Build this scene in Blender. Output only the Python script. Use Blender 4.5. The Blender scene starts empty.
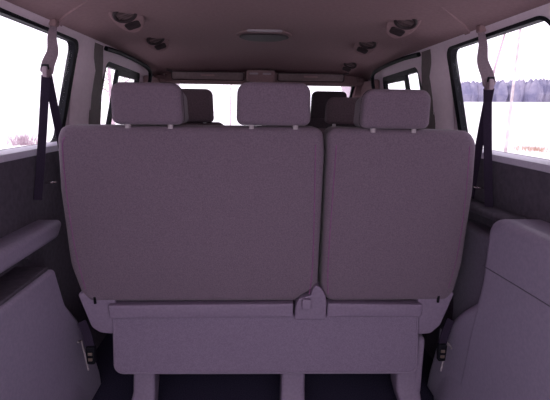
import bpy, bmesh, math, random
from mathutils import Vector, Matrix
random.seed(7)
scene = bpy.context.scene
col = scene.collection
H = 1.10                       # eye height above the load floor; shapes below are given relative to it

# ------------------------------------------------------------------ materials
def new_mat(name):
    m = bpy.data.materials.new(name); m.use_nodes = True
    nt = m.node_tree
    return m, nt, nt.nodes['Principled BSDF']

def noise_mat(name, c1, c2, scale=60, rough=.85, bump=.2, bscale=300, spec=.25, detail=3, sheen=0.0, dist=.002):
    m, nt, p = new_mat(name)
    tc = nt.nodes.new('ShaderNodeTexCoord')
    n = nt.nodes.new('ShaderNodeTexNoise'); n.inputs['Scale'].default_value = scale; n.inputs['Detail'].default_value = detail
    r = nt.nodes.new('ShaderNodeValToRGB')
    r.color_ramp.elements[0].position = .35; r.color_ramp.elements[0].color = (*c1, 1)
    r.color_ramp.elements[1].position = .65; r.color_ramp.elements[1].color = (*c2, 1)
    nt.links.new(tc.outputs['Object'], n.inputs['Vector'])
    nt.links.new(n.outputs['Fac'], r.inputs['Fac']); nt.links.new(r.outputs['Color'], p.inputs['Base Color'])
    p.inputs['Roughness'].default_value = rough
    p.inputs['Specular IOR Level'].default_value = spec
    p.inputs['Sheen Weight'].default_value = sheen
    if bump:
        n2 = nt.nodes.new('ShaderNodeTexNoise'); n2.inputs['Scale'].default_value = bscale; n2.inputs['Detail'].default_value = 2
        b = nt.nodes.new('ShaderNodeBump'); b.inputs['Strength'].default_value = bump; b.inputs['Distance'].default_value = dist
        nt.links.new(tc.outputs['Object'], n2.inputs['Vector'])
        nt.links.new(n2.outputs['Fac'], b.inputs['Height']); nt.links.new(b.outputs['Normal'], p.inputs['Normal'])
    return m

M = {}
M['seat'] = noise_mat('seat_fabric', (.143, .101, .142), (.182, .131, .180), 260, .95, .5, 420, .1, sheen=.15)
M['seat_dark'] = noise_mat('seat_fabric_side', (.085, .06, .08), (.12, .085, .11), 200, .95, .3, 420, .1)
M['piping'] = noise_mat('piping_cord', (.17, .065, .16), (.22, .09, .20), 80, .8, 0)
M['seat_plastic'] = noise_mat('seat_plastic', (.205, .15, .235), (.235, .175, .265), 120, .6, .15, 600, .35)
M['flap'] = noise_mat('flap_carpet', (.19, .142, .222), (.245, .185, .275), 300, .95, .5, 500, .1)
M['headliner'] = noise_mat('headliner', (.265, .168, .182), (.295, .19, .205), 90, .95, .2, 350, .08)
M['pillar'] = noise_mat('pillar_plastic', (.74, .60, .69), (.78, .64, .73), 60, .7, .1, 500, .25)
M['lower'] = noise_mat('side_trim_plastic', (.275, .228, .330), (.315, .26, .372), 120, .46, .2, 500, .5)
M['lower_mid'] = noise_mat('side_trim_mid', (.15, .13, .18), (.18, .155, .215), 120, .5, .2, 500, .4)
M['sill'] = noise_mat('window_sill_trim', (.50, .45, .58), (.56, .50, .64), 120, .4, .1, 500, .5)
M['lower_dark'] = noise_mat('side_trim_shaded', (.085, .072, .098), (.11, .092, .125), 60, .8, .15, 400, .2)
M['carpet'] = noise_mat('floor_carpet', (.030, .025, .052), (.055, .046, .09), 220, 1, .6, 500, .05)
M['rubber'] = noise_mat('black_rubber', (.004, .004, .007), (.008, .007, .012), 60, .6, 0, spec=.12)
M['strap'] = noise_mat('belt_webbing', (.016, .010, .024), (.028, .016, .04), 400, .8, .3, 900, .2)
M['strap_light'] = noise_mat('belt_sleeve', (.22, .16, .20), (.27, .20, .24), 200, .85, .2, 600, .2)
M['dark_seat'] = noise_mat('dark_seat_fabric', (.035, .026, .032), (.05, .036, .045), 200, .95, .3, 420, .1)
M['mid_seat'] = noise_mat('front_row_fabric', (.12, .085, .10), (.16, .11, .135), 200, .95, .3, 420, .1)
M['vent_dark'] = noise_mat('vent_recess', (.03, .02, .024), (.045, .03, .035), 60, .7, 0)
M['vent'] = noise_mat('vent_plastic', (.15, .10, .108), (.18, .12, .13), 60, .5, 0, spec=.4)
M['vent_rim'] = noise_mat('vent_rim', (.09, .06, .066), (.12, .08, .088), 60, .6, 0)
M['tag'] = noise_mat('pale_tag', (.36, .30, .34), (.42, .35, .40), 60, .6, 0)
M['snow'] = noise_mat('snow', (.80, .78, .80), (.9, .88, .88), .4, .9, .1, 3, .1)
M['forest'] = noise_mat('winter_forest', (.20, .19, .30), (.36, .33, .43), .5, 1, 0, detail=6)  # lighter bluish tone puts the distant haze into the colour
M['bark'] = noise_mat('birch_bark', (.45, .36, .38), (.75, .68, .70), 3, .9, 0)
M['twig'] = noise_mat('twig_bark', (.42, .30, .36), (.55, .42, .48), 3, .9, 0)  # paled so the overexposure outside is already in the bark colour
M['reed'] = noise_mat('dry_reed', (.42, .26, .2), (.6, .42, .34), 5, .9, 0)
M['body'] = noise_mat('body_paint', (.10, .10, .13), (.11, .11, .14), 2, .35, 0, spec=.5)
M['dash'] = noise_mat('dashboard_plastic', (.05, .04, .05), (.07, .055, .065), 60, .6, .1, 500)

def metal(name, c, rough):
    m, nt, p = new_mat(name); p.inputs['Base Color'].default_value = (*c, 1)
    p.inputs['Metallic'].default_value = 1; p.inputs['Roughness'].default_value = rough; return m
M['chrome'] = metal('chrome', (.75, .7, .72), .25)
M['brass'] = metal('worn_latch', (.35, .27, .22), .4)

def lens_mat():
    m, nt, p = new_mat('lamp_lens'); p.inputs['Base Color'].default_value = (.26, .20, .21, 1)
    p.inputs['Roughness'].default_value = .2; return m
M['lens'] = lens_mat()

def glass_mat():
    m = bpy.data.materials.new('window_glass'); m.use_nodes = True
    nt = m.node_tree; nt.nodes.clear()
    o = nt.nodes.new('ShaderNodeOutputMaterial'); mix = nt.nodes.new('ShaderNodeMixShader')
    t = nt.nodes.new('ShaderNodeBsdfTransparent'); t.inputs['Color'].default_value = (.93, .92, .95, 1)
    g = nt.nodes.new('ShaderNodeBsdfGlossy'); g.inputs['Roughness'].default_value = .02
    mix.inputs['Fac'].default_value = .05
    nt.links.new(t.outputs[0], mix.inputs[1]); nt.links.new(g.outputs[0], mix.inputs[2]); nt.links.new(mix.outputs[0], o.inputs['Surface'])
    return m
M['glass'] = glass_mat()

# ------------------------------------------------------------------ mesh helpers
def link(name, verts, faces, mat, parent=None, smooth=True, kind=None, angle=40, raw=False):
    me = bpy.data.meshes.new(name)
    vs = [(v[0], v[1], v[2] + (0 if (raw or parent is not None) else H)) for v in verts]
    me.from_pydata(vs, [], faces); me.update()
    bm = bmesh.new(); bm.from_mesh(me)
    bmesh.ops.remove_doubles(bm, verts=bm.verts, dist=1e-6)
    bmesh.ops.recalc_face_normals(bm, faces=bm.faces)
    bm.to_mesh(me); bm.free()
    me.materials.append(mat)
    if smooth:
        me.shade_smooth()
        me.set_sharp_from_angle(angle=math.radians(angle))
    o = bpy.data.objects.new(name, me); col.objects.link(o)
    if parent is not None: o.parent = parent
    if kind: o['kind'] = kind
    return o

def thing(name, label, cat, loc=(0, 0, 0), group=None):
    o = bpy.data.objects.new(name, None); col.objects.link(o)
    o.location = (loc[0], loc[1], loc[2] + H); o.empty_display_size = .05
    o['label'] = label; o['category'] = cat
    if group: o['group'] = group
    return o

def tag(o, label, cat, group=None):
    o['label'] = label; o['category'] = cat
    if group: o['group'] = group
    return o

def rpoly(pts, r, n=6):
    """rounded polygon; r a number or one per point"""
    out = []; N = len(pts)
    if not hasattr(r, '__len__'): r = [r] * N
    for i in range(N):
        p = Vector(pts[i]); a = Vector(pts[i - 1]) - p; b = Vector(pts[(i + 1) % N]) - p
        la, lb = a.length, b.length; a.normalize(); b.normalize()
        ang = a.angle(b)
        if r[i] <= 0 or ang > 3.05: out.append((p.x, p.y)); continue
        d = min(r[i] / math.tan(ang / 2), la * .48, lb * .48); rr = d * math.tan(ang / 2)
        p0 = p + a * d; p1 = p + b * d
        c = p + (a + b).normalized() * (rr / math.sin(ang / 2))
        a0 = math.atan2(p0.y - c.y, p0.x - c.x); a1 = math.atan2(p1.y - c.y, p1.x - c.x)
        da = (a1 - a0 + math.pi) % (2 * math.pi) - math.pi
        for k in range(n + 1):
            t = a0 + da * k / n; out.append((c.x + rr * math.cos(t), c.y + rr * math.sin(t)))
    return out

def area(o): return sum(o[i - 1][0] * o[i][1] - o[i][0] * o[i - 1][1] for i in range(len(o))) / 2
def inset(o, d):
    s = 1 if area(o) > 0 else -1; N = len(o); res = []
    for i in range(N):
        p = Vector(o[i]); a = (p - Vector(o[i - 1])); b = (Vector(o[(i + 1) % N]) - p)
        if a.length < 1e-7: a = b
        if b.length < 1e-7: b = a
        a.normalize(); b.normalize()
        na = Vector((-a.y, a.x)) * s; nb = Vector((-b.y, b.x)) * s
        n = na + nb
        n = n.normalized() / max(.5, math.sqrt(max(.01, (1 + na.dot(nb)) / 2)))
        q = p + n * d; res.append((q.x, q.y))
    # corners tighter than d: collapse the runs of reversed edges to one point
    for _ in range(3):
        rev = []
        for i in range(N):
            j = (i + 1) % N
            e0 = (o[j][0] - o[i][0], o[j][1] - o[i][1]); e1 = (res[j][0] - res[i][0], res[j][1] - res[i][1])
            rev.append(e0[0] * e1[0] + e0[1] * e1[1] < -1e-12)
        if not any(rev) or all(rev): break
        st = next(i for i in range(N) if not rev[i]); i = 0
        while i < N:
            a_ = (st + i) % N
            if rev[a_]:
                run = [a_]; k = i
                while k < N and rev[(st + k) % N]: run.append((st + k + 1) % N); k += 1
                mx = sum(res[r_][0] for r_ in run) / len(run); my = sum(res[r_][1] for r_ in run) / len(run)
                for r_ in run: res[r_] = (mx, my)
                i = k
            i += 1
    return res
def scl(o, f):
    cx = sum(p[0] for p in o) / len(o); cy = sum(p[1] for p in o) / len(o)
    return [(cx + (p[0] - cx) * f, cy + (p[1] - cy) * f) for p in o]

def rings_mesh(rings, cap=True):
    V, F = [], []; n = len(rings[0])
    for r in rings: V += r
    for k in range(len(rings) - 1):
        for i in range(n):
            j = (i + 1) % n; F.append((k * n + i, k * n + j, (k + 1) * n + j, (k + 1) * n + i))
    if cap:
        F.append(tuple(range(n))); F.append(tuple((len(rings) - 1) * n + i for i in range(n)))
    return V, F

def pad(outline, fn, w0, w1, er=.01, bulge=0, steps=4, bulge0=0):
    """solid with outline (u,v), from depth w0 to w1, rounded edges er, pillowed by bulge on the w1 / w0 side; fn(u,v,w)->xyz"""
    rings = []
    def ring(o, w): rings.append([fn(p[0], p[1], w) for p in o])
    if bulge0:
        for f, h in ((.15, 1), (.4, .92), (.65, .68), (.85, .34)): ring(scl(inset(outline, er), f), w0 - bulge0 * h)
    if not bulge0 and er > .003: ring(inset(outline, er + .003), w0)
    for k in range(steps + 1):
        a = math.pi / 2 * k / steps; ring(inset(outline, er * (1 - math.sin(a))), w0 + er * (1 - math.cos(a)))
    for k in range(steps + 1):
        a = math.pi / 2 * (1 - k / steps); ring(inset(outline, er * (1 - math.sin(a))), w1 - er * (1 - math.cos(a)))
    if not bulge and er > .003: ring(inset(outline, er + .003), w1)
    if bulge:
        for f, h in ((.85, .34), (.65, .68), (.4, .92), (.15, 1)): ring(scl(inset(outline, er), f), w1 + bulge * h)
    return rings_mesh(rings)

def merge(*ms):
    V, F = [], []
    for v, f in ms:
        b = len(V); V += list(v); F += [tuple(i + b for i in x) for x in f]
    return V, F

def tube(pts, r, n=8, closed=False, cap=True):
    P = [Vector(p) for p in pts]; N = len(P); V, F = [], []
    up = Vector((0, 0, 1)); prev = None
    for i in range(N):
        if closed: t = P[(i + 1) % N] - P[i - 1]
        else: t = P[min(i + 1, N - 1)] - P[max(i - 1, 0)]
        t.normalize()
        if prev is None:
            a = up if abs(t.z) < .9 else Vector((1, 0, 0))
            x = t.cross(a).normalized()
        else:
            x = (prev - t * prev.dot(t)).normalized()
        prev = x; y = t.cross(x)
        rr = r[i] if hasattr(r, '__len__') else r
        for k in range(n):
            a = 2 * math.pi * k / n; V.append(P[i] + x * (rr * math.cos(a)) + y * (rr * math.sin(a)))
    for i in range(N if closed else N - 1):
        j = (i + 1) % N
        for k in range(n):
            l = (k + 1) % n; F.append((i * n + k, i * n + l, j * n + l, j * n + k))
    if cap and not closed:
        F.append(tuple(range(n))); F.append(tuple((N - 1) * n + k for k in range(n)))
    return [tuple(v) for v in V], F

def ribbon(pts, wdir, width, th=.0025):
    """flat strap along pts; wdir vector (or list), width (or list)"""
    P = [Vector(p) for p in pts]; N = len(P); rings = []
    for i in range(N):
        t = (P[min(i + 1, N - 1)] - P[max(i - 1, 0)]).normalized()
        w = Vector(wdir[i] if isinstance(wdir, list) else wdir); w = (w - t * w.dot(t)).normalized()
        n = t.cross(w); ww = (width[i] if hasattr(width, '__len__') else width) / 2
        rings.append([tuple(P[i] + w * a + n * b) for a, b in ((-ww, -th), (ww, -th), (ww, th), (-ww, th))])
    return rings_mesh(rings)

def smoothpath(pts, n=6):
    P = [Vector(p) for p in pts]; out = []
    for i in range(len(P) - 1):
        a, b, c, d = P[max(i - 1, 0)], P[i], P[i + 1], P[min(i + 2, len(P) - 1)]
        for k in range(n):
            t = k / n
            out.append(.5 * ((2 * b) + (c - a) * t + (2 * a - 5 * b + 4 * c - d) * t * t + (3 * b - a - 3 * c + d) * t ** 3))
    out.append(P[-1]); return [tuple(p) for p in out]

def bxy(x0, x1, y0, y1, z0, z1, er=.005):
    """box with rounded edges"""
    o = rpoly([(x0, z0), (x1, z0), (x1, z1), (x0, z1)], er * 1.6, 4)
    return pad(o, lambda u, v, w: (u, w, v), y0, y1, er, steps=3)

XZ = lambda u, v, w: (u, w, v)

# ------------------------------------------------------------------ vehicle shell
def xw(z):                       # inner wall half-width by height
    T = [(-1.12, .80), (-.15, .80), (0, .785), (.10, .765), (.20, .738), (.25, .718), (.285, .70)]
    for (a, xa), (b, xb) in zip(T, T[1:]):
        if z <= b: return xa + (xb - xa) * (z - a) / (b - a)
    return T[-1][1]
def ceil_z(x, y):
    ax = abs(x)
    T = [(0, .312), (.40, .310), (.52, .305), (.60, .298), (.66, .290), (.70, .278), (.72, .268)]
    z = T[-1][1]
    for (a, za), (b, zb) in zip(T, T[1:]):
        if ax <= b: z = za + (zb - za) * (ax - a) / (b - a); break
    d = max(0, y - 2.3); return z - .085 * d * d * (1 if y < 3.2 else 1)

QWIN = [(1.17, -.148), (1.815, -.142), (1.870, .250), (1.19, .256)]
SWIN = [(2.16, -.16), (2.86, -.16), (2.86, .205), (2.22, .215)]
FWIN = [(3.26, -.19), (4.05, -.19), (3.80, -.02), (3.40, .15), (3.30, .165)]

def cutter(outl, s):
    V, F = pad(outl, lambda u, v, w: (s * w, u, v), .60, 1.0, .0001, steps=1)
    o = link('cutter', V, F, M['pillar'], smooth=False); return o

def make_wall(side, s):
    prof = [(-1.14), (-.6), (-.15), (-.08), 0, .05, .10, .15, .20, .225, .25, .285]
    rings = []
    for y in (-.25, 1.0, 2.0, 3.0, 4.2):
        ring = [(s * xw(z), y, z) for z in prof] + [(s * (xw(z) + .025), y, z) for z in reversed(prof)]
        rings.append(ring)
    V, F = rings_mesh(rings)
    w = link('wall_' + side, V, F, M['pillar'], smooth=False, kind='structure')
    cut = [cutter(rpoly(QWIN, .06), s), cutter(rpoly(SWIN, [.03, .03, .04, .04]), s), cutter(rpoly(FWIN, .02), s)]
    for c in cut:
        md = w.modifiers.new('hole', 'BOOLEAN'); md.operation = 'DIFFERENCE'; md.solver = 'EXACT'; md.object = c
    dg = bpy.context.evaluated_depsgraph_get(); dg.update()
    me = bpy.data.meshes.new_from_object(w.evaluated_get(dg))
    w.modifiers.clear(); w.data = me
    for c in cut: bpy.data.objects.remove(c)
    me.shade_smooth(); me.set_sharp_from_angle(angle=math.radians(30))
    return w
wl = make_wall('left', -1); wr = make_wall('right', 1)

# ceiling: curved headliner with thickness
xs = [-.72, -.71, -.70, -.68, -.66, -.63, -.60, -.56, -.52, -.46, -.40, -.2, 0, .2, .40, .46, .52, .56, .60, .63, .66, .68, .70, .71, .72]
ys = [-.1, .6, 1.2, 1.8, 2.3] + [2.3 + .1 * k for k in range(1, 10)]
V = []; F = []
for y in ys:
    for x in xs: V.append((x, y, ceil_z(x, y)))
n = len(xs)
for j in range(len(ys) - 1):
    for i in range(n - 1): F.append((j * n + i, j * n + i + 1, (j + 1) * n + i + 1, (j + 1) * n + i))
o = link('ceiling', V, F, M['headliner'], kind='structure')
sm = o.modifiers.new('s', 'SOLIDIFY'); sm.thickness = .03; sm.offset = 1
# make sure solidify goes upward (normals may point either way)
if o.data.polygons[0].normal.z < 0: sm.offset = -1

# floor
V, F = pad([(-.80, -.25), (.80, -.25), (.80, 4.1), (-.80, 4.1)], lambda u, v, w: (u, v, w), -1.14, -1.10, .001, steps=1)
link('floor', V, F, M['carpet'], smooth=False, kind='structure')

# rear hatch opening frame behind the eye (roof rail), front bulkhead
V, F = bxy(-.80, .80, 4.12, 4.2, -1.10, -.36, .01)
link('wall_front', V, F, M['dash'], kind='structure')

def xsurf(z, off): return xw(z) - off
def win_ring(outl, s, width, off_in, off_out, name, parent, mat, inner=None):
    """frame ring following the side wall: outer outline, inner inset"""
    inn = inner or inset(outl, width)
    V = []; n = len(outl)
    for (o_, off) in ((outl, off_in), (inn, off_in), (inn, off_out), (outl, off_out)):
        V += [(s * xsurf(p[1], off), p[0], p[1]) for p in o_]
    F = []
    for k in range(4):
        k2 = (k + 1) % 4
        for i in range(n):
            j = (i + 1) % n; F.append((k * n + i, k * n + j, k2 * n + j, k2 * n + i))
    return link(name, V, F, mat, parent)

def glass(outl, s, off, parent, name='glass_pane'):
    # two-triangle-fan pane following the wall as strips: simple slightly tilted plane fitted to the outline
    pts = [(s * xsurf(p[1], off), p[0], p[1]) for p in outl]
    zs = [p[2] for p in pts]; z0, z1 = min(zs), max(zs)
    x0, x1 = s * xsurf(z0, off), s * xsurf(z1, off)
    f = lambda z: x0 + (x1 - x0) * (z - z0) / (z1 - z0)
    V = [(f(p[2]), p[1], p[2]) for p in pts] + [(f(p[2]) + s * .004, p[1], p[2]) for p in pts]
    n = len(pts); F = [tuple(range(n)), tuple(range(n, 2 * n))] + [(i, (i + 1) % n, (i + 1) % n + n, i + n) for i in range(n)]
    return link(name, V, F, M['glass'], parent, smooth=False)

def struct_root(name, loc=(0, 0, 0)):
    o = bpy.data.objects.new(name, None); col.objects.link(o); o.location = (0, 0, H); o['kind'] = 'structure'; return o

wn = 0
for s, side in ((-1, 'left'), (1, 'right')):
    wn += 1
    r = struct_root('window_%d' % wn)
    q = rpoly(QWIN, .06, 8)
    # rubber surround: thin all round, thick at the front edge
    inner = [(p[0] - (.036 if p[0] > 1.6 else 0), p[1]) for p in inset(q, .012)]
    inner = []
    for p in inset(q, .010):
        k = min(1, max(0, (p[0] - 1.66) / .12)); inner.append((p[0] - .022 * k, p[1] + (0)))
    win_ring(q, s, .01, .004, -.022, 'window_seal', r, M['rubber'], inner)
    glass(inner, s, -.014, r)
    wn += 1
    r = struct_root('window_%d' % wn)
    q = rpoly(SWIN, [.03, .03, .04, .04], 5)
    win_ring(q, s, .022, -.003, -.025, 'window_frame', r, M['rubber'])
    q1 = rpoly([(2.18, -.14), (2.33, -.14), (2.40, .195), (2.235, .20)], .015, 4)
    q2 = rpoly([(2.43, -.12), (2.83, -.12), (2.83, .165), (2.47, .155)], .03, 4)
    win_ring(rpoly([(2.17, -.15), (2.38, -.15), (2.44, .205), (2.225, .21)], .015, 4), s, .016, -.004, -.020, 'window_frame', r, M['rubber'])
    win_ring(rpoly([(2.38, -.15), (2.85, -.15), (2.85, .20), (2.43, .20)], .03, 4), s, .035, -.006, -.022, 'sliding_frame', r, M['rubber'])
    glass(rpoly([(2.17, -.15), (2.85, -.15), (2.85, .20), (2.225, .205)], .015, 4), s, -.014, r)
    wn += 1
    r = struct_root('window_%d' % wn)
    q = rpoly(FWIN, .02, 4)
    win_ring(q, s, .02, .002, -.022, 'window_frame', r, M['rubber'])
    glass(inset(q, .01), s, -.012, r)

# windscreen with pillars
r = struct_root('window_7')
ws = rpoly([(-.66, .20), (.66, .20), (.74, -.30), (-.74, -.30)], .04, 5)
wfn = lambda u, v, w: (u, 3.18 + (.20 - v) * 1.75 + w, v)
n_ = len(ws); inn = inset(ws, .03)
V = [wfn(*p, a) for o_, a in ((ws, 0), (inn, 0), (inn, .03), (ws, .03)) for p in o_]
F = [(k * n_ + i, k * n_ + (i + 1) % n_, ((k + 1) % 4) * n_ + (i + 1) % n_, ((k + 1) % 4) * n_ + i) for k in range(4) for i in range(n_)]
link('window_frame', V, F, M['rubber'], r)
V, F = pad(inn, wfn, .012, .018, .001, steps=1)
link('glass_pane', V, F, M['glass'], r, smooth=False)
tn = 0
def trim(V, F, mat, **k):
    global tn
    tn += 1
    return link('trim_%d' % tn, V, F, mat, kind='structure', **k)
for s in (-1, 1):
    pts = smoothpath([(s * .685, 3.14, .235), (s * .70, 3.35, .10), (s * .735, 3.65, -.08), (s * .77, 4.08, -.33)], 5)
    V, F = ribbon(pts, (1, .35 * s, 0), [.075] * len(pts), .02); trim(V, F, M['headliner'])
# header
V, F = pad(rpoly([(-.70, .17), (.70, .17), (.70, .26), (-.70, .26)], .02, 4), XZ, 3.16, 3.24, .01); trim(V, F, M['headliner'])

# ---- side pillars between the windows (pale bulged covers)
for s in (-1, 1):
    prof = [(1.86, .000), (1.865, .006), (1.90, .022), (1.935, .034), (1.96, .040), (1.975, .040), (1.985, .03), (1.99, 0)]
    zz = [-.15, -.05, .05, .12, .15, .18, .20, .22, .24, .26, .275]
    V = []; F = []
    m_ = len(prof)
    for z in zz:
        for (y, d) in prof: V.append((s * (xw(z) - d * (1 if z < .15 else max(0, (.272 - z) / .122)) - .002), y + .012 - (z + .15) * .02, z))
    for j in range(len(zz) - 1):
        for i in range(m_ - 1): F.append((j * m_ + i, j * m_ + i + 1, (j + 1) * m_ + i + 1, (j + 1) * m_ + i))
    b = len(V)
    trim(V, F, M['pillar'])
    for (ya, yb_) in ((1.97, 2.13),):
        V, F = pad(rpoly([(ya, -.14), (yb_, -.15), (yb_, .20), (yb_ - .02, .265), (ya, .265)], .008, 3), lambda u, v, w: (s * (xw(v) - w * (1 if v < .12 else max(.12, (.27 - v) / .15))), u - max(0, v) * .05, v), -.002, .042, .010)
        trim(V, F, M['vent_rim'])  # dark strip stands for the shaded, turned-away front side of the pillar
    # front-door pillar, darker
    V, F = pad(rpoly([(2.92, -1.1), (3.24, -1.1), (3.24, .2), (2.92, .2)], .01, 3), lambda u, v, w: (s * (xw(v) - w), u, v), -.002, .045, .012)
    trim(V, F, M['headliner'])
    # rubber door seal arch
    pts = smoothpath([(s * .705, 2.12, .258), (s * .700, 2.35, .262), (s * .697, 2.7, .252), (s * .690, 2.86, .232), (s * .695, 2.91, .19), (s * .715, 2.92, .08), (s * .75, 2.92, -.3)], 6)
    V, F = tube(pts, .011, 8); trim(V, F, M['rubber'])

# ---- dark panels below the windows and their sill
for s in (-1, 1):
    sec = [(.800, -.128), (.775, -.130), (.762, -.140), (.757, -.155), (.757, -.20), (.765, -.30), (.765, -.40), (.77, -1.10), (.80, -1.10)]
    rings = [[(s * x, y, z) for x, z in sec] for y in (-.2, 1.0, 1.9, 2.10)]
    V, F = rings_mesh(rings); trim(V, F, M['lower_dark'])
    # sill on top, its pale colour carries the light from the window
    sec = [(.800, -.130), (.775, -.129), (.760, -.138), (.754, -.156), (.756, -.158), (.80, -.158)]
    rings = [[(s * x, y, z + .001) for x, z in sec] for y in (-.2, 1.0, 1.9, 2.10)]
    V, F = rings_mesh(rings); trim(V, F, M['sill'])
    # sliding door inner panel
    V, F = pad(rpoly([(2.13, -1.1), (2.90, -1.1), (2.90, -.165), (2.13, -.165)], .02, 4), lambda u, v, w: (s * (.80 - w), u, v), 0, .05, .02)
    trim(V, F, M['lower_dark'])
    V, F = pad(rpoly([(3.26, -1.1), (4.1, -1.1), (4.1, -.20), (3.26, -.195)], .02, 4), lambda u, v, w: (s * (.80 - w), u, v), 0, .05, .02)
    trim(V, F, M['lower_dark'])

# left ledge (arm-rest like shelf) and lower wheel-arch box
SX = lambda s: (lambda u, v, w: (s * w, u, v))
V, F = pad(rpoly([(-.2, -.435), (1.48, -.430), (1.54, -.372), (-.2, -.362)], [.01, .03, .03, .01], 5), SX(-1), .692, .80, .018, steps=5)
trim(V, F, M['lower'])
V, F = pad(rpoly([(-.2, -1.10), (1.67, -1.10), (1.66, -1.04), (1.60, -.90), (1.49, -.73), (1.40, -.63), (1.350, -.49), (-.2, -.482)], [.0, .0, .1, .2, .1, .1, .02, .02], 6), SX(-1), .655, .80, .012, steps=6)
trim(V, F, M['lower'])
V, F = bxy(-.78, -.670, -.2, 1.335, -.50, -.4795, .002); trim(V, F, M['lower_dark'])  # thin dark sheet puts the shade of the recess on the box top
# right upper side box + wheel arch
V, F = pad(rpoly([(-.2, -1.10), (1.30, -1.10), (1.36, -.90), (1.33, -.70), (1.285, -.50), (1.28, -.31), (1.20, -.292), (-.2, -.285)], [.0, .0, .1, .1, .1, .06, .06, .02], 6), SX(1), .655, .80, .032, steps=6)
trim(V, F, M['lower'])
V, F = pad(rpoly([(1.1, -1.10), (1.63, -1.10), (1.61, -1.0), (1.57, -.88), (1.48, -.74), (1.40, -.66), (1.30, -.58), (1.1, -.54)], [0, 0, .1, .2, .1, .1, .06, .02], 6), SX(1), .6565, .80, .03, steps=6)
trim(V, F, M['lower'])
V, F = pad(rpoly([(1.1, -.37), (1.60, -.385), (1.58, -.55), (1.54, -.70), (1.54, -.90), (1.1, -.90)], [.01, .03, .1, .1, .01, .01], 5), SX(1), .695, .80, .02, steps=5)
trim(V, F, M['lower_mid'])  # darker copy of the side plastic holds the shade between seat and box
# crease line on the right box and the recess lip
pts = [(.6535, 1.275, -.455), (.6535, 1.12, -.448), (.6535, -.18, -.40)]
V, F = tube(pts, .0014, 6); trim(V, F, M['lower_mid'])
# flared feet of both wheel arches at the floor
for s in (-1, 1):
    sec = smoothpath([(.662, 0, -.80), (.654, 0, -.88), (.632, 0, -.97), (.60, 0, -1.05), (.565, 0, -1.098)], 4)
    n0 = len(sec); rows = []
    for y in (-.2, .5, 1.0, 1.2, 1.32, 1.42, 1.50, 1.55):
        k = max(0, 1 - max(0, (y - 1.0) / .55) ** 2)
        rows.append([(s * (.664 - (.664 - x) * k), y, z) for x, _, z in sec])
    V = [p for r_ in rows for p in r_]; F = [(a * n0 + b, a * n0 + b + 1, (a + 1) * n0 + b + 1, (a + 1) * n0 + b) for a in range(len(rows) - 1) for b in range(n0 - 1)]
    trim(V, F, M['lower'])
# small recess shelf on right ahead of the box
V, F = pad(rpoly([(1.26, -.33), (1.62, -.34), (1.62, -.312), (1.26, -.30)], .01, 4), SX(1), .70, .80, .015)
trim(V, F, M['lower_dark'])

# roof bow covers near the belt anchors
for s in (-1, 1):
    xs_ = [.50, .54, .57, .60, .63, .66, .69, .705]
    V = []; F = []
    for x in xs_:
        zt = lambda y: ceil_z(x, y)
        yc = 1.41 + (x - .50) * 1.15
        for (dy, d) in ((-.03, -.004), (-.024, .005 * min(1, (x - .50) / .1)), (.012, .005 * min(1, (x - .50) / .1)), (.02, -.004)): V.append((s * x, yc + dy, zt(yc) - d))
    for i in range(len(xs_) - 1):
        for k in range(3): F.append((i * 4 + k, i * 4 + k + 1, (i + 1) * 4 + k + 1, (i + 1) * 4 + k))
    trim(V, F, M['headliner'], angle=20)

# ------------------------------------------------------------------ rear bench
BY = lambda v: 1.42 - (v + .63) * .138        # face of the reclined backs
bench = thing('rear_bench_seat', 'wide grey fabric third-row bench seat with split back, nearest the viewer', 'bench seat', (0.015, 1.5, -1.10))
bl = Vector((0.015, 1.5, -1.10))
def loc_mesh(VF, base): return [(v[0] - base.x, v[1] - base.y, v[2] - base.z) for v in VF[0]], VF[1]
def part(name, VF, mat, root, base, **k):
    V, F = loc_mesh(VF, base); return link(name, V, F, mat, root, **k)
def back_fn(u, v, w): return (u, BY(v) + w, v)

wide = [(-.603, -.052), (.164, -.048), (.172, -.12), (.174, -.575), (.150, -.598), (.122, -.614), (.098, -.636), (-.585, -.636), (-.612, -.602), (-.634, -.50), (-.632, -.25), (-.620, -.09)]
single = [(.174, -.048), (.610, -.054), (.637, -.09), (.652, -.25), (.656, -.50), (.645, -.602), (.622, -.636), (.215, -.636), (.186, -.60), (.180, -.12)]
RW = [.035, .035, .1, .03, .02, .02, .01, .03, .05, .2, .3, .06]
RS = [.035, .04, .06, .3, .2, .05, .03, .03, .05, .1]
def backrest(outl, R_, root):
    o_ = rpoly(outl, R_, 6)
    b = part('backrest', pad(o_, back_fn, 0, .13, .022, bulge=.02, steps=5, bulge0=.012), M['seat'], root, bl)
    return b, o_
b1, o1 = backrest(wide, RW, bench); b2, o2 = backrest(single, RS, bench)
# piping runs down each long edge on the rear face
def piping(pts, parent):
    pts = smoothpath([(x, BY(z) + .0005, z) for x, z in pts], 5)
    return part('piping', tube(pts, .0022, 6), M['piping'], parent, bl)
piping([(-.592, -.085), (-.604, -.12), (-.610, -.28), (-.607, -.45), (-.592, -.585)], b1)
piping([(.142, -.10), (.148, -.30), (.152, -.50), (.146, -.605)], b1)
piping([(.205, -.10), (.203, -.30), (.203, -.50), (.209, -.605)], b2)
piping([(.612, -.10), (.626, -.28), (.630, -.45), (.618, -.585)], b2)

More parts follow.
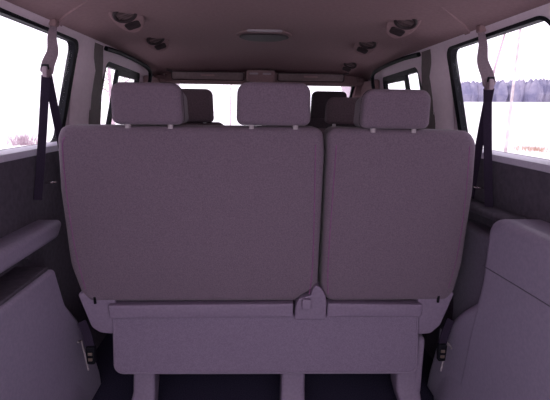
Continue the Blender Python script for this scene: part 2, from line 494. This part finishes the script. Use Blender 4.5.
# headrests
def headrest(x0, x1, z0, z1, root, base, yb, mat=None, post_mat=None, flip=0, depth=.150):
    mat = mat or M['seat']
    cx = (x0 + x1) / 2
    o_ = rpoly([(x0, z0), (x1, z0), (x1 - .004, z1), (x0 + .004, z1)], [.020, .020, .032, .032], 6)
    fn = lambda u, v, w: (cx + (u - cx) * (1 - .04 * max(0, min(1, w / depth)) ** 2), yb + w + (v - z0) * -.10, v - .022 * max(0, w / depth) ** 2 * ((v - z0) / (z1 - z0)))
    rings_w = pad(o_, fn, 0, depth, .016, bulge=.015, steps=5, bulge0=.004)
    h = part('headrest', rings_w, mat, root, base)
    seam = [fn(p[0], p[1], .034) for p in inset(o_, .0)]
    part('seam_piping', tube(seam, .002, 6, closed=True), M['seat_dark'], h, base)
    for px in (cx - (x1 - x0) * .30, cx + (x1 - x0) * .30):
        V1 = tube([(px, yb + .045, z0 + .01), (px, yb + .045, z0 - .03)], .006, 10)
        part('post', V1, M['chrome'], h, base)
        V2 = tube([(px, yb + .022, z0 + .004), (px, yb + .022, z0 - .012)], .008, 12)
        part('post_guide', V2, M['tag'], h, base)
    return h
headrest(-.452, -.246, -.046, .072, bench, bl, 1.325)
headrest(-.093, .124, -.044, .078, bench, bl, 1.325)
headrest(.272, .477, -.050, .064, bench, bl, 1.325)

# seat cushions ahead of the backs
cu = rpoly([(-.60, -.78), (.63, -.78), (.63, -.66), (-.60, -.66)], .04, 5)
part('seat_cushion', pad(cu, XZ, 1.50, 1.98, .03, bulge=.02), M['seat'], bench, bl)
# lower side brackets (hinge covers)
brl = rpoly([(-.625, -.600), (-.50, -.615), (-.522, -.762), (-.565, -.757), (-.592, -.735)], [.01, .01, .008, .02, .03], 4)
part('hinge_cover', pad(brl, lambda u, v, w: (u, BY(v) + w, v), .006, .075, .005), M['seat_plastic'], bench, bl)
brr = rpoly([(.648, -.600), (.52, -.615), (.540, -.772), (.585, -.768), (.615, -.735)], [.01, .01, .008, .02, .03], 4)
part('hinge_cover', pad(brr, lambda u, v, w: (u, BY(v) + w, v), .006, .075, .005), M['seat_plastic'], bench, bl)
for x_ in (-.567, .590):
    part('slot', bxy(x_ - .004, x_ + .004, 1.418, 1.424, -.640, -.612, .001), M['rubber'], bench, bl)
# centre hinge bracket (stepped silhouette)
ch = rpoly([(.098, -.70), (.100, -.645), (.112, -.618), (.150, -.606), (.156, -.580), (.168, -.568), (.184, -.580), (.199, -.605), (.205, -.635), (.205, -.70)], [.004, .012, .01, .006, .006, .012, .01, .02, .02, .004], 4)
c_ = part('hinge_cover', pad(ch, lambda u, v, w: (u, BY(v) + w, v), -.012, .05, .005), M['seat_plastic'], bench, bl)
part('latch_button', bxy(.120, .150, 1.392, 1.412, -.652, -.616, .003), M['seat_plastic'], c_, bl)
# trim strips along the bottom of each back
part('retaining_strip', pad(rpoly([(-.522, -.640), (.092, -.636), (.092, -.688), (-.520, -.690)], .005, 4), lambda u, v, w: (u, BY(v) + w, v), -.016, .03, .005, bulge0=.002), M['seat_plastic'], bench, bl)
part('retaining_strip', pad(rpoly([(.208, -.636), (.534, -.642), (.532, -.690), (.208, -.688)], .005, 4), lambda u, v, w: (u, BY(v) + w, v), -.016, .03, .005, bulge0=.002), M['seat_plastic'], bench, bl)
# carpeted flap
fo = rpoly([(-.518, -.685), (.532, -.685), (.548, -.918), (-.526, -.908)], [.004, .004, .035, .035], 6)
fl = part('closing_flap', pad(fo, lambda u, v, w: (u, 1.432 + w, v), 0, .022, .005), M['flap'], bench, bl)
hem = [(p[0], 1.431, p[1]) for p in inset(fo, .007)]
part('hem', tube(hem, .0035, 6, closed=True), M['seat_plastic'], fl, bl)
# legs
def bleg(x0, x1, flare, z0=-.86, y0=1.46):
    rings = []
    for t, z in ((0, z0), (.3, z0 - .07), (.55, -1.00), (.75, -1.05), (.9, -1.085), (1, -1.10)):
        k = max(0, (t - .45) / .55) ** 1.5
        a, b = x0 + flare * k * .9 - (.006 * k), x1 + flare * k * .35 + .006 * k
        yy = y0 - .05 * k
        ring = rpoly([(a, yy), (b, yy), (b, yy + .09), (a, yy + .09)], .012, 3)
        rings.append([(p[0], p[1], z) for p in ring])
    return rings_mesh(rings)
for x0, x1, fl_ in ((-.468, -.392, -.035), (.060, .145, 0), (.480, .568, .05)):
    lg = part('leg', bleg(x0, x1, fl_), M['seat_plastic'], bench, bl)
# right side carrier plate visible beside the flap
part('side_plate', pad(rpoly([(1.455, -.795), (1.62, -.76), (1.62, -1.02), (1.455, -1.02)], .02, 5), lambda u, v, w: (w, u, v), .547, .572, .008), M['seat_plastic'], bench, bl)
part('seat_frame', bxy(-.52, .55, 1.50, 1.96, -.82, -.785, .01), M['rubber'], bench, bl)
# front feet so the bench also stands at its far side
for x0, x1 in ((-.45, -.40), (.07, .12)):
    part('leg', bxy(x0, x1, 1.86, 1.92, -1.10, -.80, .01), M['rubber'], bench, bl)

# ------------------------------------------------------------------ seats further forward
def far_seat(cx, y, label, group, mat, w=.46, ztop=-.09, hr=True, hz=(-.075, .055), hw=.215):
    base = Vector((cx, y, -1.10))
    t = thing('passenger_seat' if 'driver' not in label else 'passenger_seat', label, 'seat', base, group)
    fn = lambda u, v, w_: (u, y - .06 + (-.5 - v) * .16 + w_, v)
    o_ = rpoly([(cx - w / 2, -.66), (cx + w / 2, -.66), (cx + w / 2, -.20), (cx + w / 2 - .07, ztop), (cx - w / 2 + .07, ztop), (cx - w / 2, -.20)], [.04, .04, .1, .05, .05, .1], 6)
    part('backrest', pad(o_, fn, 0, .12, .03, bulge=.02, bulge0=.015), mat, t, base)
    c_ = rpoly([(cx - w / 2, -.76), (cx + w / 2, -.76), (cx + w / 2, -.62), (cx - w / 2, -.62)], .04, 5)
    part('seat_cushion', pad(c_, XZ, y, y + .5, .035, bulge=.02), mat, t, base)
    headrest(cx - hw / 2, cx + hw / 2, hz[0], hz[1], t, base, y - .06 + (-.5 - hz[0]) * .16 + .01, mat, depth=.10)
    part('seat_base', bxy(cx - w / 2 + .05, cx + w / 2 - .05, y + .04, y + .44, -1.10, -.75, .02), M['rubber'], t, base)
    return t
G2 = None
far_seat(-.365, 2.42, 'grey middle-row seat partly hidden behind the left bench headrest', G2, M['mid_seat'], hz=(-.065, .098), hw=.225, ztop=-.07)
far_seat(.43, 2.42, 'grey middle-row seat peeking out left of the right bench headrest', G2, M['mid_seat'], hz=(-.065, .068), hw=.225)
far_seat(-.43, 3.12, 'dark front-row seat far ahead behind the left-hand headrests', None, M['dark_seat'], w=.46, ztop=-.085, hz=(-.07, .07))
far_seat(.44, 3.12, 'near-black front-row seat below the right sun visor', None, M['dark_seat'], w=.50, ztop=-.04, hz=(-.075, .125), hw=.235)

# dashboard low under the windscreen
V, F = pad(rpoly([(3.62, -.36), (4.11, -.34), (4.11, -1.10), (3.86, -1.10), (3.72, -.80), (3.60, -.60)], .05, 5), lambda u, v, w: (w, u, v), -.735, .735, .03)
db = tag(link('dashboard', V, F, M['dash']), 'dark plastic dashboard below the windscreen', 'dashboard')

# ------------------------------------------------------------------ roof fittings
def ceiling_n(x, y):
    e = .005; dzx = (ceil_z(x + e, y) - ceil_z(x - e, y)) / (2 * e); dzy = (ceil_z(x, y + e) - ceil_z(x, y - e)) / (2 * e)
    return Vector((dzx, dzy, -1)).normalized()
def vent(x, y, label):
    s = 1 if x > 0 else -1
    n_ = ceiling_n(x, y)
    if n_.x * s > 0: pass
    n_ = Vector((-s * .34, -.42, -1)).normalized()
    c = Vector((x, y, ceil_z(x, y)))
    t = thing('ceiling_air_vent', label, 'air vent', (c.x, c.y, c.z), 'round air vents along the roof sides')
    xa = Vector((0, 1, 0)); xa = (xa - n_ * xa.dot(n_)).normalized(); ya = n_.cross(xa)
    def P(u, v, w): u, v = u * .86, v * .86; q = xa * u + ya * v + n_ * w; return (q.x, q.y, q.z)
    # shallow moulded base
    ov = [(math.cos(a) * .115, math.sin(a) * .060) for a in [2 * math.pi * k / 28 for k in range(28)]]
    V, F = pad(ov, P, -.02, .008, .008); link('base_moulding', V, F, M['headliner'], t)
    # round vent: torus ring + recessed dark disc + louvres
    ring = [P(math.cos(a) * .040 - .025, math.sin(a) * .040, .012) for a in [2 * math.pi * k / 28 for k in range(28)]]
    V, F = tube(ring, .0065, 8, closed=True); rg = link('vent_ring', V, F, M['vent_dark'], t)
    disc = [(math.cos(a) * .036 - .025, math.sin(a) * .036) for a in [2 * math.pi * k / 24 for k in range(24)]]
    V, F = pad(disc, P, .004, .010, .002, steps=2); link('vent_recess', V, F, M['vent'], t)
    for k in (-.014, .012):
        hw = math.sqrt(.034 ** 2 - k * k)
        V, F = pad(rpoly([(k - .006 - .025, -hw), (k + .006 - .025, -hw), (k + .006 - .025, hw), (k - .006 - .025, hw)], .002, 2), P, .009, .014, .002, steps=2)
        link('louvre', V, F, M['vent_rim'], t)
    # reading lamp beside it
    lo = rpoly([(.035, -.032), (.082, -.028), (.082, .028), (.035, .032)], .012, 4)
    V, F = pad(lo, P, .004, .011, .003); link('reading_lamp', V, F, M['vent_dark'], t)
    return t
vent(-.475, 1.63, 'round roof air vent at top left, nearest the left quarter window')
vent(-.49, 2.16, 'round roof air vent on the left, second from the viewer')
vent(.475, 1.64, 'round roof air vent at top right, nearest the right quarter window')
vent(.47, 2.16, 'round roof air vent on the right, second from the viewer')
vent(.53, 2.84, 'round roof air vent on the right, furthest forward near the sun visor')

# dome lamp
lz = ceil_z(0, 2.0)
dl = thing('dome_lamp', 'oval interior dome lamp in the middle of the roof lining', 'lamp', (-.005, 2.02, lz))
rim = [(math.cos(a) * .118, math.sin(a) * .16) for a in [2 * math.pi * k / 32 for k in range(32)]]
V, F = pad(rim, lambda u, v, w: (u, v, -w), -.005, .005, .004); link('housing', V, F, M['headliner'], dl)
V, F = pad(rpoly([(-.068, -.15), (.068, -.15), (.072, -.125), (-.072, -.125)], .008, 4), lambda u, v, w: (u, v - .01, -w), .002, .009, .003); link('lens', V, F, M['tag'], dl)
V, F = pad(rpoly([(-.09, -.075), (.09, -.075), (.108, .02), (.06, .12), (-.06, .12), (-.108, .02)], .06, 5), lambda u, v, w: (u, v, -w), .003, .010, .006); link('grille', V, F, M['vent_dark'], dl)

# sun visors
def visor(x0, x1, label):
    cx = (x0 + x1) / 2
    t = thing('sun_visor', label, 'sun visor', (cx, 3.02, .215))
    s = 1 if cx > 0 else -1; hw = (x1 - x0) / 2
    fn = lambda u, v, w: (u, w + (-v) * .15, v)
    V, F = pad(rpoly([(-hw, -.032), (hw, -.032), (hw, .022), (-hw, .022)], .014, 5), fn, 0, .016, .007, bulge0=.002)
    p = link('panel', V, F, M['vent'], t)
    ol = [fn(a[0], a[1], -.001) for a in inset(rpoly([(-hw, -.032), (hw, -.032), (hw, .022), (-hw, .022)], .014, 5), .002)]
    V, F = tube(ol, .003, 6, closed=True); link('edge_binding', V, F, M['vent_dark'], p)
    V, F = bxy(-.045, .045, -.0055, .0, -.006, .006, .002); link('label_strip', V, F, M['headliner'], p)
    V, F = tube([(s * hw * .9, .01, .012), (s * (hw + .03), .012, .03)], .006, 8); link('pivot', V, F, M['vent_dark'], t)
visor(-.585, -.118, 'flat grey sun visor along the top of the windscreen, left of the centre console')
visor(.098, .535, 'flat grey sun visor along the top of the windscreen, right of the centre console')
# centre roof console with two clips
oc = thing('roof_console', 'small roof console between the two sun visors with two pale map lamps', 'console', (-.01, 3.02, .215))
V, F = bxy(-.095, .095, -.005, .20, -.045, .04, .012); link('housing', V, F, M['headliner'], oc)
for x in (-.045, .040):
    V, F = bxy(x - .028, x + .028, -.012, 0, .008, .020, .003); link('lamp_lens', V, F, M['tag'], oc)

# ------------------------------------------------------------------ seat belts
def belt(s, top, guide, low1, low2, label):
    t = thing('seat_belt', label, 'seat belt', top, 'third-row seat belts')
    b = Vector(top)
    def L(p): return (p[0] - b.x, p[1] - b.y, p[2] - b.z)
    g = Vector(guide); tp = b
    mid = tp.lerp(g, .55) + Vector((-s * .004, .012, 0)); 
    pts = smoothpath([tuple(tp), tuple(tp.lerp(g, .25)), tuple(mid), tuple(tp.lerp(g, .8) + Vector((0, .004, 0))), tuple(g)], 4)
    ws_ = [.018 + .020 * math.sin(math.pi * .55 * (k / (len(pts) - 1))) for k in range(len(pts))]
    ws_[-1] = .030
    V, F = ribbon([L(p) for p in pts], (.80, -.60 * s, 0), ws_, .004); link('upper_webbing', V, F, M['strap_light'], t)
    # anchor
    V, F = bxy(-.012, .012, -.014, .014, -.004, .02, .004); link('roof_anchor', V, F, M['headliner'], t)
    # guide and slot
    gl = L(guide)
    V, F = pad(rpoly([(-.020, -.014), (.016, -.014), (.016, .020), (-.016, .020)], .006, 4), lambda u, v, w: (gl[0] + w * -s, gl[1] + u, gl[2] + v), -.006, .010, .004)
    gd = link('belt_tongue', V, F, M['strap_light'], t)
    V, F = pad(rpoly([(-.012, .010), (-.004, .010), (-.004, .026), (-.012, .026)], .002, 3), lambda u, v, w: (gl[0] + w * -s, gl[1] + u, gl[2] + v), -.008, .012, .001)
    link('slot', V, F, M['rubber'], gd)
    for low, o_ in ((low1, -.006), (low2, .010)):
        st = (guide[0], guide[1] + o_, guide[2] - .008)
        mm = tuple(Vector(st).lerp(Vector(low), .5) + Vector((0, .004, 0)))
        V, F = ribbon([L(p) for p in smoothpath([st, mm, low], 6)], (.80, -.60 * s, 0), .025, .002)
        link('webbing', V, F, M['strap'], t)
belt(-1, (-.70, 1.585, .262), (-.70, 1.502, .105), (-.752, 1.48, -.30), (-.735, 1.70, -.33),
     'hanging dark seat belt in front of the left quarter window')
belt(1, (.70, 1.53, .262), (.70, 1.437, .085), (.735, 1.56, -.30), (.738, 1.43, -.31),
     'hanging dark seat belt in front of the right quarter window')

# seat back strikers on the side panels
for s, y in ((-1, 1.565), (1, 1.52)):
    pts = smoothpath([(s * .758, y - .012, -.255), (s * .735, y - .012, -.255), (s * .728, y, -.255), (s * .735, y + .012, -.255), (s * .758, y + .012, -.255)], 4)
    V, F = tube(pts, .004, 8)
    tag(link('latch_striker', V, F, M['chrome']), 'small metal latch loop on the %s side panel beside the bench back' % ('left' if s < 0 else 'right'), 'latch')

# buckles at the bottom corners
def buckle(s, x, y, z, label):
    t = thing('belt_buckle', label, 'buckle', (x, y, z))
    V, F = ribbon(smoothpath([(s * .035, .03, .085), (s * .012, .012, .04), (0, 0, 0)], 5), (1, .2, .3), .028, .003); link('strap', V, F, M['strap'], t)
    V, F = pad(rpoly([(-.013, -.052), (.013, -.052), (.016, .012), (-.016, .012)], .006, 4), XZ, -.010, .010, .005); b_ = link('buckle_body', V, F, M['rubber'], t)
    for q in (-.012, -.032):
        V, F = bxy(-.007, .007, -.013, -.009, q - .005, q + .005, .001); link('rivet', V, F, M['brass'], b_)
buckle(-1, -.582, 1.395, -.79, 'black belt buckle hanging below the left end of the bench')
buckle(1, .607, 1.395, -.79, 'black belt buckle hanging below the right end of the bench')
for s, side, pts in ((-1, 'left', [(1.465, -.803), (1.497, -.812), (1.54, -.955)]), (1, 'right', [(1.42, -.812), (1.452, -.805), (1.487, -.94)])):
    P3 = [(s * .653, a, b) for a, b in pts]
    V, F = tube(P3, .0032, 6)
    tag(link('guide_bracket', V, F, M['tag']), 'thin pale L-shaped bracket on the %s wheel arch trim' % side, 'bracket')
# small knob in the left recess
V, F = tube([(-.77, 1.36, -.455), (-.735, 1.36, -.455)], [.014, .011], 14)
tag(link('release_knob', V, F, M['lower_dark']), 'small round knob in the dark recess of the left side panel', 'knob')

# ------------------------------------------------------------------ outside
def gz(x, y):                    # ground relief in eye-relative heights
    r_ = math.hypot(x, y); k = max(0, min(1, (r_ - 12) / 100))
    side = max(0, min(1, (x + 5) / 40))
    return -1.75 + 4.3 * k * side
V = []; F = []
rad = [0, 3, 6, 10, 15, 22, 32, 45, 60, 80, 105, 140, 200, 320]; NA = 60
for r_ in rad:
    for k in range(NA):
        a = 2 * math.pi * k / NA; x, y = r_ * math.cos(a), r_ * math.sin(a); V.append((x, y, gz(x, y)))
for i in range(len(rad) - 1):
    for k in range(NA):
        j = (k + 1) % NA; F.append((i * NA + k, i * NA + j, (i + 1) * NA + j, (i + 1) * NA + k))
g = link('ground', V, F, M['snow'], kind='structure')

# forest band on the far slope, right
V = []; F = []
for i in range(1500):
    a = math.radians(random.uniform(8, 66))          # compass angle from straight right towards ahead
    r_ = random.uniform(112, 128)
    x, y = r_ * math.cos(a), r_ * math.sin(a); z = gz(x, y) - .3
    h = random.uniform(4.6, 5.2) * (1 + .06 * math.sin(a * 9)); w_ = random.uniform(1.0, 1.9)
    b = len(V)
    for lev, f in ((0, .75), (.35, 1), (.75, .6)):
        for k in range(5):
            t_ = 2 * math.pi * k / 5 + i; V.append((x + w_ * f * math.cos(t_), y + w_ * f * math.sin(t_), z + h * lev))
    V.append((x, y, z + h))
    for l in range(2):
        for k in range(5):
            j = (k + 1) % 5; F.append((b + l * 5 + k, b + l * 5 + j, b + (l + 1) * 5 + j, b + (l + 1) * 5 + k))
    for k in range(5): F.append((b + 10 + k, b + 10 + (k + 1) % 5, b + 15))
fo_ = link('forest', V, F, M['forest'], smooth=False, kind='stuff')
tag(fo_, 'hazy blue-grey winter forest on the slope across the snow, seen through the right windows', 'forest')

def tree(x, y, h, lean, label, rad0=.09, nb=26, mat='bark', seed=1, group=None, fmin=.25):
    rng = random.Random(seed)
    z = gz(x, y)
    t = thing('bare_tree', label, 'tree', (x, y, z), group)
    def tp(f): return Vector((lean[0] * f * f * h, lean[1] * f * f * h, h * f))
    pts = [tuple(tp(k / 10)) for k in range(11)]
    V, F = tube(pts, [rad0 * (1 - .85 * k / 10) for k in range(11)], 8); link('trunk', V, F, M[mat], t)
    parts = []
    for k in range(nb):
        f = rng.uniform(fmin, .97); a = rng.uniform(0, 6.28); L = h * .30 * (1.15 - f) * rng.uniform(.6, 1.2)
        p = tp(f); d = Vector((math.cos(a), math.sin(a), rng.uniform(.4, .9)))
        q = [p, p + d * L * .4, p + d * L * .75 + Vector((0, 0, -.03 * L)), p + d * L + Vector((0, 0, -.14 * L))]
        parts.append(tube([tuple(v) for v in q], [rad0 * .28 * (1 - f * .5), rad0 * .18, rad0 * .11, rad0 * .04], 5))
        mine = [parts.pop()]
        for m_ in range(3):
            s0 = q[rng.randint(1, 2)]; dd = (d + Vector((rng.uniform(-1, 1), rng.uniform(-1, 1), rng.uniform(-.9, .2)))).normalized()
            mine.append(tube([tuple(s0), tuple(s0 + dd * L * .25), tuple(s0 + dd * L * .45 + Vector((0, 0, -.1 * L)))], [rad0 * .09, rad0 * .06, rad0 * .03], 4))
        V, F = merge(*mine); link('branch', V, F, M['twig'], t)
    return t
def polar(px_u, r_): return px_u * r_, r_
tree(8.42, 15.0, 8.5, (.012, .0), 'slender pale birch seen through the right quarter window against the forest', .06, 14, seed=3, fmin=.6)
tree(4.40, 9.0, 6.5, (.22, 0), 'thin leaning birch just behind the hanging right seat belt', .034, 12, 'twig', seed=9, fmin=.65)
tree(-12.2, 18.5, 9, (.0, 0), 'bare thin tree whose branches reach into the left quarter window', .05, 60, 'twig', seed=5)
tree(-6.1, 19.5, 8, (-.02, 0), 'bare leaning tree seen through the left middle-row window', .10, 30, 'twig', seed=8)
tree(-2.0, 34, 4.4, (.02, .0), 'bare low tree with curling branches seen through the windscreen', .05, 34, 'twig', seed=11)

# dry reeds and snowy shrub
def clump(name, x, y, label, cat, n_, h, spread, mat, seed):
    rng = random.Random(seed); z = gz(x, y); parts = []
    for i in range(n_):
        a = rng.uniform(0, 6.28); r_ = rng.uniform(0, spread)
        b = Vector((x + r_ * math.cos(a), y + r_ * math.sin(a), z - .02)); d = Vector((rng.uniform(-.5, .5), rng.uniform(-.5, .5), 1))
        parts.append(tube([tuple(b), tuple(b + d * h * .5), tuple(b + d * h * rng.uniform(.8, 1.1) + Vector((rng.uniform(-.1, .1), 0, 0)))], [.014, .010, .004], 4))
    V, F = merge(*parts)
    return tag(link(name, V, F, M[mat], kind='stuff'), label, cat)
clump('reed_clump', 11.9, 18.9, 'low brown clump of dry reeds at the lower edge of the right window', 'reeds', 110, .22, .9, 'reed', 2)
clump('bare_shrub', -10.9, 21.5, 'small grey shrub in the snow at the foot of the left window', 'shrub', 110, .5, .7, 'twig', 4)

# ------------------------------------------------------------------ light
w = bpy.data.worlds.new('sky'); scene.world = w; w.use_nodes = True
nt = w.node_tree; bg = nt.nodes['Background']
tc = nt.nodes.new('ShaderNodeTexCoord'); sep = nt.nodes.new('ShaderNodeSeparateXYZ'); rp = nt.nodes.new('ShaderNodeValToRGB')
rp.color_ramp.elements[0].position = .45; rp.color_ramp.elements[0].color = (.80, .76, .80, 1)
rp.color_ramp.elements[1].position = .60; rp.color_ramp.elements[1].color = (.98, .94, 1, 1)
mp = nt.nodes.new('ShaderNodeMath'); mp.operation = 'MULTIPLY_ADD'; mp.inputs[1].default_value = .5; mp.inputs[2].default_value = .5
nt.links.new(tc.outputs['Generated'], sep.inputs[0]); nt.links.new(sep.outputs['Z'], mp.inputs[0]); nt.links.new(mp.outputs[0], rp.inputs['Fac'])
nt.links.new(rp.outputs['Color'], bg.inputs['Color']); bg.inputs['Strength'].default_value = 2.5

# ------------------------------------------------------------------ camera
cd = bpy.data.cameras.new('camera'); cam = bpy.data.objects.new('camera', cd); col.objects.link(cam)
cd.sensor_fit = 'HORIZONTAL'; cd.sensor_width = 36; cd.lens = 36 * 450 / 550; cd.clip_start = .02; cd.clip_end = 1000
cam.location = (-.034, 0, H)
P = math.radians(11.31); Wz = math.radians(2.42); R = math.radians(.8)
cam.matrix_world = Matrix.Translation((-.034, 0, H)) @ Matrix.Rotation(-Wz, 4, 'Z') @ Matrix.Rotation(math.pi / 2 - P, 4, 'X') @ Matrix.Rotation(R, 4, 'Z')
scene.camera = cam

scene.view_settings.view_transform = 'Standard'
scene.view_settings.look = 'None'
scene.view_settings.exposure = 0
scene.cycles.max_bounces = 8
scene.cycles.transparent_max_bounces = 12
scene.cycles.use_denoising = True
